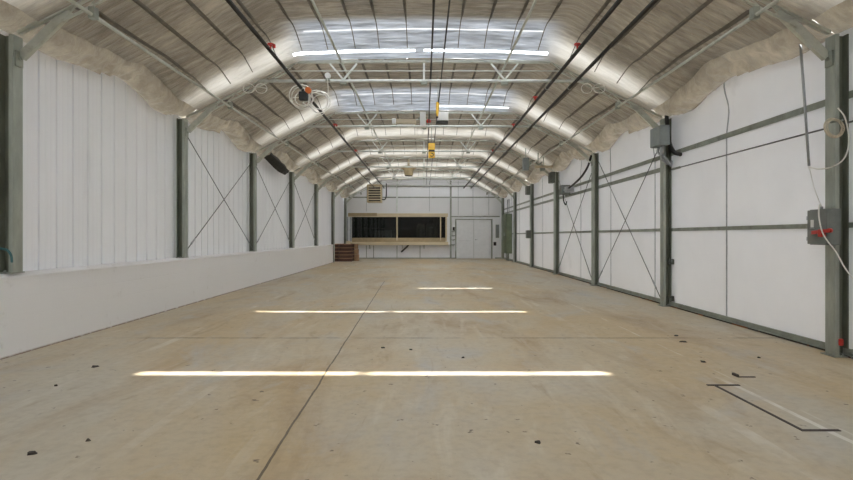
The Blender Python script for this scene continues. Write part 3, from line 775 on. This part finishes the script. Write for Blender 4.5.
cab = thing('electrical_cabinet', (4.24, 27.4, .38), 'tall green electrical cabinet on the right wall near the back corner', 'cabinet')
def Cc(): return Local(cab)
Cc().box(4.09, 4.375, 26.8, 27.95, .38, 2.36, .01).build('body', M['cabgreen'])
dr = Cc().box(4.068, 4.0895, 26.83, 27.36, .42, 2.32, .005).build('door', M['cabgreen'])
d2 = Cc().box(4.068, 4.0895, 27.39, 27.92, .42, 2.32, .005).build('door', M['cabgreen'])
Cc().box(4.04, 4.067, 27.30, 27.33, 1.25, 1.42, .004).build('handle', M['galv'], dr)
for y in (27.0, 27.5): Cc().tube([(4.25, y, 2.35), (4.25, y, 3.1)], .022, 8).build('conduit', M['galv'])
for y in (26.95, 27.25, 27.7): Cc().tube([(4.22, y, .0), (4.22, y, .385)], .028, 8).build('conduit', M['girt'])
t = thing('breaker_cabinet', (4.1, BACK-.06, 1.14), 'narrow grey breaker panel on the back wall right of the double door', 'box')
Local(t).box(3.98, 4.16, BACK-.12, BACK-.001, 1.14, 1.88, .008).build('enclosure', M['girt'])
Local(t).box(4.0, 4.14, BACK-.135, BACK-.121, 1.17, 1.85, .004).build('cover', M['boxgrey'])
tag(MB().box(3.86, 4.0, BACK-.12, BACK-.001, .72, .92, .01).build('socket_box', M['blackpipe']), 'small black socket box under the narrow breaker panel', 'box', kind='thing')

# hanging grey box under the right slope
hb = thing('hanging_box', (3.2, 17.0, 3.3), 'grey box hanging on a thin rod under the right roof slope', 'box')
Local(hb).box(3.11, 3.29, 16.9, 17.1, 3.31, 3.70, .012).build('enclosure', M['boxpale'])
Local(hb).tube([(3.2, 17.0, 3.70), (3.2, 17.0, 4.06)], .010, 6).build('rod', M['girt'])
Local(hb).tube(spline([(3.29, 17.0, 3.55), (3.45, 17.0, 3.62), (3.6, 17.0, 3.50), (3.72, 17.0, 3.58)], 5), .022, 7).build('arm', M['girt'])
ph = thing('hanging_bracket', (3.62, 16.8, 3.3), 'beige bracket with two drop rods under the right roof slope', 'bracket')
Local(ph).box(3.45, 4.0, 16.76, 16.86, 3.36, 3.44, .01).build('beam', M['beige'])
for x in (3.55, 3.72): Local(ph).tube([(x, 16.81, 3.44), (x, 16.81, zroof(x)-.03)], .014, 6).build('rod', M['girt'])
l = Local(ph); l.lathe((3.68, 16.81, 3.27), [(.001, 0), (.06, .005), (.085, .03), (.085, .09), (.03, .10)], 14); l.build('pulley', M['girt'])

# ------------------------------------------------------------------ things in the roof
ht = thing('unit_heater', (-2.46, 27.0, 2.93), 'tan louvred unit heater hanging high before the back wall', 'heater')
def H(): return Local(ht)
l = H(); x0, x1, z0, z1 = -2.84, -2.12, 2.93, 3.82
l.box(x0, x0+.05, 26.9, 27.5, z0, z1); l.box(x1-.05, x1, 26.9, 27.5, z0, z1); l.box(x0+.05, x1-.05, 26.9, 27.5, z1-.06, z1); l.box(x0+.05, x1-.05, 26.9, 27.5, z0, z0+.06)
l.build('housing', M['tan'])
H().box(x0+.05, x1-.05, 27.2, 27.25, z0+.06, z1-.06).build('core', M['darkslot'])
for i in range(6):
    zz = z0+.11+i*.125
    H().bar((x0+.05, 26.94, zz+.04), (x1-.05, 26.94, zz+.04), .09, .012, (0, -.6, .8)).build('louvre', M['beige'])
for x in (x0+.1, x1-.2): H().tube([(x, 27.2, z1), (x, 27.2, zroof(x)-.05)], .012, 6).build('hanger_rod', M['girt'])
H().tube(spline([(x1, 27.2, 3.1), (x1+.15, 27.2, 3.1), (x1+.22, 27.2, 3.3), (x1+.22, 27.2, 3.9)], 4), .03, 8).build('gas_pipe', M['blackpipe'])

sl = thing('strip_light', (-.49, 13.52, 4.05), 'beige strip light fixed on the second full truss', 'light')
Local(sl).box(-.70, -.20, 13.46, 13.60, 4.055, 4.17, .012).build('housing', M['beige'])
l = Local(sl); l.box(-.80, -.70, 13.45, 13.61, 4.05, 4.19, .02); l.build('end_cap', M['white'])
Local(sl).tube([(-.68, 13.53, 4.042), (-.22, 13.53, 4.042)], .018, 8).build('tube', M['white'])
t = thing('electrical_box', (-.03, 13.5, 3.98), 'upright white box beside the red beacon on the second full truss', 'box')
Local(t).box(-.10, .045, 13.45, 13.60, 3.98, 4.35, .008).build('enclosure', M['white'])
Local(t).tube([(-.14, 13.53, 4.20), (-.10, 13.53, 4.20)], .03, 8).build('gland', M['girt'])
t = thing('beacon', (.115, 13.5, 4.06), 'round red beacon next to the upright white box in the roof', 'beacon')
Local(t).ball((.115, 13.5, 4.12), .058, 1.0).build('lens', M['red'])
Local(t).cyl((.115, 13.5, 4.06), .035, .03).build('base', M['girt'])
Local(t).box(.045, .10, 13.49, 13.51, 4.05, 4.07).build('arm', M['girt'])
t = thing('junction_box', (.46, 13.5, 4.05), 'square white box with black foot right of the roof beacon', 'box')
Local(t).box(.32, .61, 13.44, 13.60, 4.13, 4.34, .01).build('enclosure', M['white'])
Local(t).box(.30, .60, 13.45, 13.60, 4.05, 4.128, .006).build('foot', M['blackpipe'])
cc = [Vector((-.1+.085*math.cos(a), 13.5+.01*math.sin(3*a)+.002*a, 3.86+.09*math.sin(a))) for a in lin(0, 6*PI, 60)]
tag(MB().tube(cc, .006, 5).build('cable_coil', M['wirewhite']), 'small coil of pale wire under the upright white box in the roof', 'cable', 'cable coils on the trusses', 'thing')

t = thing('pendant_handle', (.29, 11.5, 3.78), 'orange-yellow pull bar hanging near the ridge before the second full truss', 'pull bar')
l = Local(t); l.tube([(.29, 11.5, 4.10), (.29, 11.5, 4.05), (.285, 11.5, 3.88), (.28, 11.5, 3.80)], [.030, .036, .032, .020], 10); l.build('bar', M['yellow'])
Local(t).tube([(.30, 11.5, 4.10), (.30, 11.5, zroof(.3)-.02)], .008, 6).build('cord', M['girt'])
Local(t).ball((.28, 11.5, 3.78), .026).build('knob', M['blackpipe'])
t = thing('hoist_pendant', (.22, 16.0, 3.55), 'yellow hoist block with black band and hook hanging at the hall centre', 'hoist')
Local(t).box(.125, .325, 15.94, 16.06, 3.80, 4.0, .02).build('housing', M['yellow'])
Local(t).box(.135, .315, 15.95, 16.05, 3.745, 3.80, .006).build('band', M['blackpipe'])
Local(t).box(.13, .32, 15.945, 16.055, 3.56, 3.745, .02).build('lower_block', M['yellow'])
Local(t).tube([(.23+.045*math.cos(a), 15.93, 3.645+.045*math.sin(a)) for a in lin(-2.6, 1.9, 14)], .014, 7).build('hook', M['blackpipe'])
Local(t).tube([(.225, 16, 4.0), (.225, 16, zroof(.2)-.02)], .010, 6).build('chain', M['girt'])
t = thing('roof_vent', (-.68, 24.0, 3.92), 'tan funnel-shaped vent hanging under the ridge far down the hall', 'vent')
l = Local(t); l.lathe((-.68, 24.0, 3.93), [(.16, 0), (.19, .03), (.20, .16), (.22, .22), (.34, .34), (.36, .40), (.30, .41), (.06, .41)], 24); l.build('funnel', M['tan'])
Local(t).cyl((-.68, 24.0, 3.925), .17, .02, 'Z', 24).build('grille', M['darkslot'])
Local(t).tube([(-.68, 24, 4.33), (-.68, 24, zroof(.68)-.02)], .05, 10).build('neck', M['beige'])

t = thing('round_junction_box', (-1.71, 9.58, 4.04), 'round white box on the nearest full truss with a wire below', 'box')
Local(t).cyl((-1.71, 9.60, 4.10), .05, .06, 'Y', 18).build('lid', M['white'])
Local(t).box(-1.75, -1.67, 9.575, 9.63, 4.0, 4.05, .006).build('clip', M['girt'])
Local(t).tube(spline([(-1.71, 9.58, 4.05), (-1.70, 9.57, 3.8), (-1.715, 9.57, 3.6), (-1.78, 9.57, 3.42), (-1.95, 9.6, 3.36)], 5), .006, 5).build('wire', M['wirewhite'])
random.seed(3)
tn = []
for i in range(70):
    a = i*.62; r = .17+.06*math.sin(i*.37)
    c = Vector((-2.22, 9.85, 3.80)) if (i//14) % 2 == 0 else Vector((-1.93, 9.85, 3.68))
    tn.append(c+Vector((r*math.cos(a), .05*math.sin(i*.9), r*math.sin(a))))
tag(MB().tube(spline(tn, 3), .010, 5).build('cable_tangle', M['wirewhite']), 'tangle of white cable looped round the left black pipe', 'cable', kind='thing')
t = thing('cable_reel', (-2.15, 9.75, 3.72), 'orange and black cable device on the left black pipe inside the white tangle', 'reel')
Local(t).cyl((-2.09, 9.75, 3.88), .055, .06, 'Y', 12).build('drum', M['orange'])
Local(t).box(-2.26, -2.10, 9.72, 9.82, 3.70, 3.86, .02).build('body', M['rubber'])
for s, w in ((-1, 'left'), (1, 'right')):
    cc = []
    for a in lin(0, 8*PI, 70):
        k = a/(8*PI); c0 = s*(2.88+.22*(k > .5)); cc.append(Vector((c0+.10*math.cos(a), 9.55+.02*math.sin(a*1.3), 3.86+.085*math.sin(a))))
    tag(MB().tube(cc, .007, 5).build('cable_coil', M['wirewhite']), 'two loops of pale cable hung at the %s end of the nearest full truss chord' % w, 'cable', 'cable coils on the trusses', 'thing')

# black lining showing through the torn eave on the left
def fl(u, v):
    y = 14.1+2.5*u; top = 3.56-.22*u-.10*u*u; bot = top-.06-.26*math.sin(PI*min(1, .10+u*.88))**.8
    x = -4.24+.12*v+.04*noise.noise((u*5, v*3, 1))+.16*math.sin(PI*(.2+.8*v))*math.sin(PI*u)
    return (x, y, bot+(top-bot)*v+.02*noise.noise((u*6, v*2, 5)))
mb = MB().grid(fl, 16, 8); mb.grid(lambda u, v: Vector(fl(u, v))+Vector((-.02, 0, .0)), 16, 8)
tag(mb.build('torn_lining', M['flap']), 'black torn lining sagging under the left eave past the third column', 'lining', kind='thing')
run('hose', spline([P(-4, 247, 5.35), P(3, 249, 5.40), P(7, 250, 5.44), P(11, 255, 5.46), P(12, 262, 5.5)], 5), .012, M['teal'], 'short teal hose by the nearest left column at the left edge', 'hose')

# ------------------------------------------------------------------ pallets and things near the back wall
def pallet(loc, label):
    t = thing('wooden_pallet', loc, label, 'pallet', 'wooden pallets in the back left corner')
    w, dp = .96, 1.0
    for i in range(6):
        x = -w/2+.06+i*(w-.12)/5
        MB().box(-w/2, w/2, -dp/2+.0+i*(dp-.12)/5, -dp/2+.12+i*(dp-.12)/5, .140, .172).build('deck_board', M['palletpale'], t)
    for x, x2 in ((-w/2, -.18), (-.10, w/2)): MB().box(x, x2, -dp/2+.01, dp/2-.01, .026, .1395).build('stringer', M['palletwood'], t)
    for y in (-dp/2, -.06, dp/2-.12): MB().box(-w/2, w/2, y, y+.12, 0, .0255).build('bottom_board', M['palletwood'], t)
    return t
PN = ['bottom', 'second from bottom', 'third from bottom', 'second from top', 'topmost']
pp = None
for i in range(5):
    lab = 'weathered wooden pallet, %s in the stack by the end of the low wall' % PN[i]
    loc = (-4.0+random.uniform(-.02, .02), 26.9+random.uniform(-.02, .02), .1722*i)
    if pp is None: pp = pallet(loc, lab); index_children()
    else: dup(pp, loc, lab)
mb = MB()
for k, (zz, ww) in enumerate(((0.0, .13), (.34, .12), (.60, .10))): mb.box(-3.49, -3.49+ww*1.7, 27.0, 27.25, zz, zz+(.33, .25, .25)[k], .01)
tag(mb.build('timber_block', M['palletpale']), 'pale timber blocks standing beside the pallet stack', 'timber', kind='thing')
mb = MB(); mb.box(-3.85, -3.62, 26.6, 26.85, .8622, 1.0, .04); tag(mb.build('cloth_bundle', M['woodedge']), 'pale bundle lying on top of the pallet stack', 'bundle', kind='thing')
run('hose', spline([(-.80, BACK-.2, .89), (-.90, BACK-.24, .70), (-1.05, BACK-.26, .56), (-1.18, BACK-.22, .44), (-1.24, BACK-.14, .38)], 5), .05, M['rubber'], 'short black hose bent under the serving counter', 'hose')
# dim clutter in the room behind the glass
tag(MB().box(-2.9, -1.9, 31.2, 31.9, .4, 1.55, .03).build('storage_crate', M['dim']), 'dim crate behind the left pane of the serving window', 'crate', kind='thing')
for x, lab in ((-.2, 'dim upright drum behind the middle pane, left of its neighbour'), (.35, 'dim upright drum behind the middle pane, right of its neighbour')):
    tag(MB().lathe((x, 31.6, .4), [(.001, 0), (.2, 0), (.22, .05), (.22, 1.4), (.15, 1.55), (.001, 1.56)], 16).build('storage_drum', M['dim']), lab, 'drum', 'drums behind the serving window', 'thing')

# ------------------------------------------------------------------ steel and scraps on the floor
l = MB()
l.box(2.42, 2.443, 3.47, 4.52, -.004, .004); l.box(2.37, 2.64, 4.505, 4.535, -.004, .005); l.box(2.42, 2.67, 3.455, 3.482, -.004, .005)
tag(l.build('floor_channel', M['channel']), 'bracket-shaped dark steel strip set in the concrete at right', 'floor strip', kind='thing')
l = MB(); l.box(2.77, 2.79, 4.78, 4.86, 0, .022); l.box(2.77, 2.93, 4.77, 4.79, 0, .006)
tag(l.build('floor_bracket', M['channel']), 'small L-shaped steel piece on the floor beyond the bracket-shaped strip', 'floor strip', kind='thing')
def scrap(px, py, r, lab, seed):
    d_ = F*EYE/(py-CY); c = P(px, py, d_); rnd = random.Random(seed); n = 9; vs = []
    for z, k in ((0, 1.0), (.010, .75)):
        for i in range(n):
            a = 2*PI*i/n; q = r*k*rnd.uniform(.55, 1.15); vs.append((c.x+q*1.3*math.cos(a), c.y+q*math.sin(a)*1.1, z+(.004*rnd.random() if z else 0)))
    mb = MB().add(vs, [tuple(range(n))[::-1], tuple(range(n, 2*n))]+[(i, (i+1) % n, n+(i+1) % n, n+i) for i in range(n)])
    tag(mb.build('floor_scrap', M['scrap']), lab, 'scrap', 'dark scraps on the concrete', 'thing')
for i, (px, py, r, lab) in enumerate((
    (32, 454, .022, 'dark scrap on the floor in the lower left corner'), (95, 367, .03, 'dark scrap on the floor off the foot of the low white wall'),
    (88, 441, .012, 'tiny dark speck right of the lower left corner scrap'), (538, 443, .018, 'dark curled scrap alone on the front floor right of centre'),
    (703, 362, .025, 'dark scrap on the floor before the bracket-shaped strip'), (683, 342, .035, 'flat dark scrap farther off toward the second right column'),
    (676, 336, .025, 'small scrap just beyond the flat one near the second right column'), (411, 350, .018, 'small dark scrap on the middle floor between the light stripes'),
    (383, 348, .022, 'small dark scrap left of its neighbour between the light stripes'), (56, 386, .012, 'tiny speck on the floor near the left wall foot'),
    (463, 358, .014, 'tiny dark chip just beyond the nearest light stripe'), (759, 358, .014, 'tiny dark chip on the floor near the right wall'))):
    scrap(px, py, r, lab, i)

# ------------------------------------------------------------------ daylight and camera
w = bpy.data.worlds.new('daylight'); SC.world = w; w.use_nodes = True
bg = w.node_tree.nodes['Background']; bg.inputs[0].default_value = (.94, .97, 1.0, 1); bg.inputs[1].default_value = 8.0
sd = bpy.data.lights.new('sun', 'SUN'); sd.energy = 21.0; sd.angle = math.radians(1.8); sd.color = (1, .99, .97)
so = bpy.data.objects.new('sun', sd); COL.objects.link(so)
so.rotation_euler = Vector((-.48, -.46, -4.42)).to_track_quat('-Z', 'Y').to_euler(); so.location = (0, 10, 12)

cd = bpy.data.cameras.new('camera'); cam = bpy.data.objects.new('camera', cd); COL.objects.link(cam)
cam.location = (0, 0, EYE); cam.rotation_euler = (PI/2, 0, 0)
cd.sensor_width = 36; cd.lens = 36*F/853; cd.shift_x = 2.5/853; cd.shift_y = -4/853
cd.clip_start = .05; cd.clip_end = 200
SC.camera = cam
SC.view_settings.view_transform = 'Standard'; SC.view_settings.look = 'None'
SC.view_settings.exposure = -0.20; SC.view_settings.gamma = 1; SC.view_settings.use_curve_mapping = False
SC.cycles.max_bounces = 10; SC.cycles.diffuse_bounces = 7; SC.cycles.glossy_bounces = 4; SC.cycles.transmission_bounces = 6
SC.cycles.sample_clamp_indirect = 6; SC.cycles.use_denoising = True
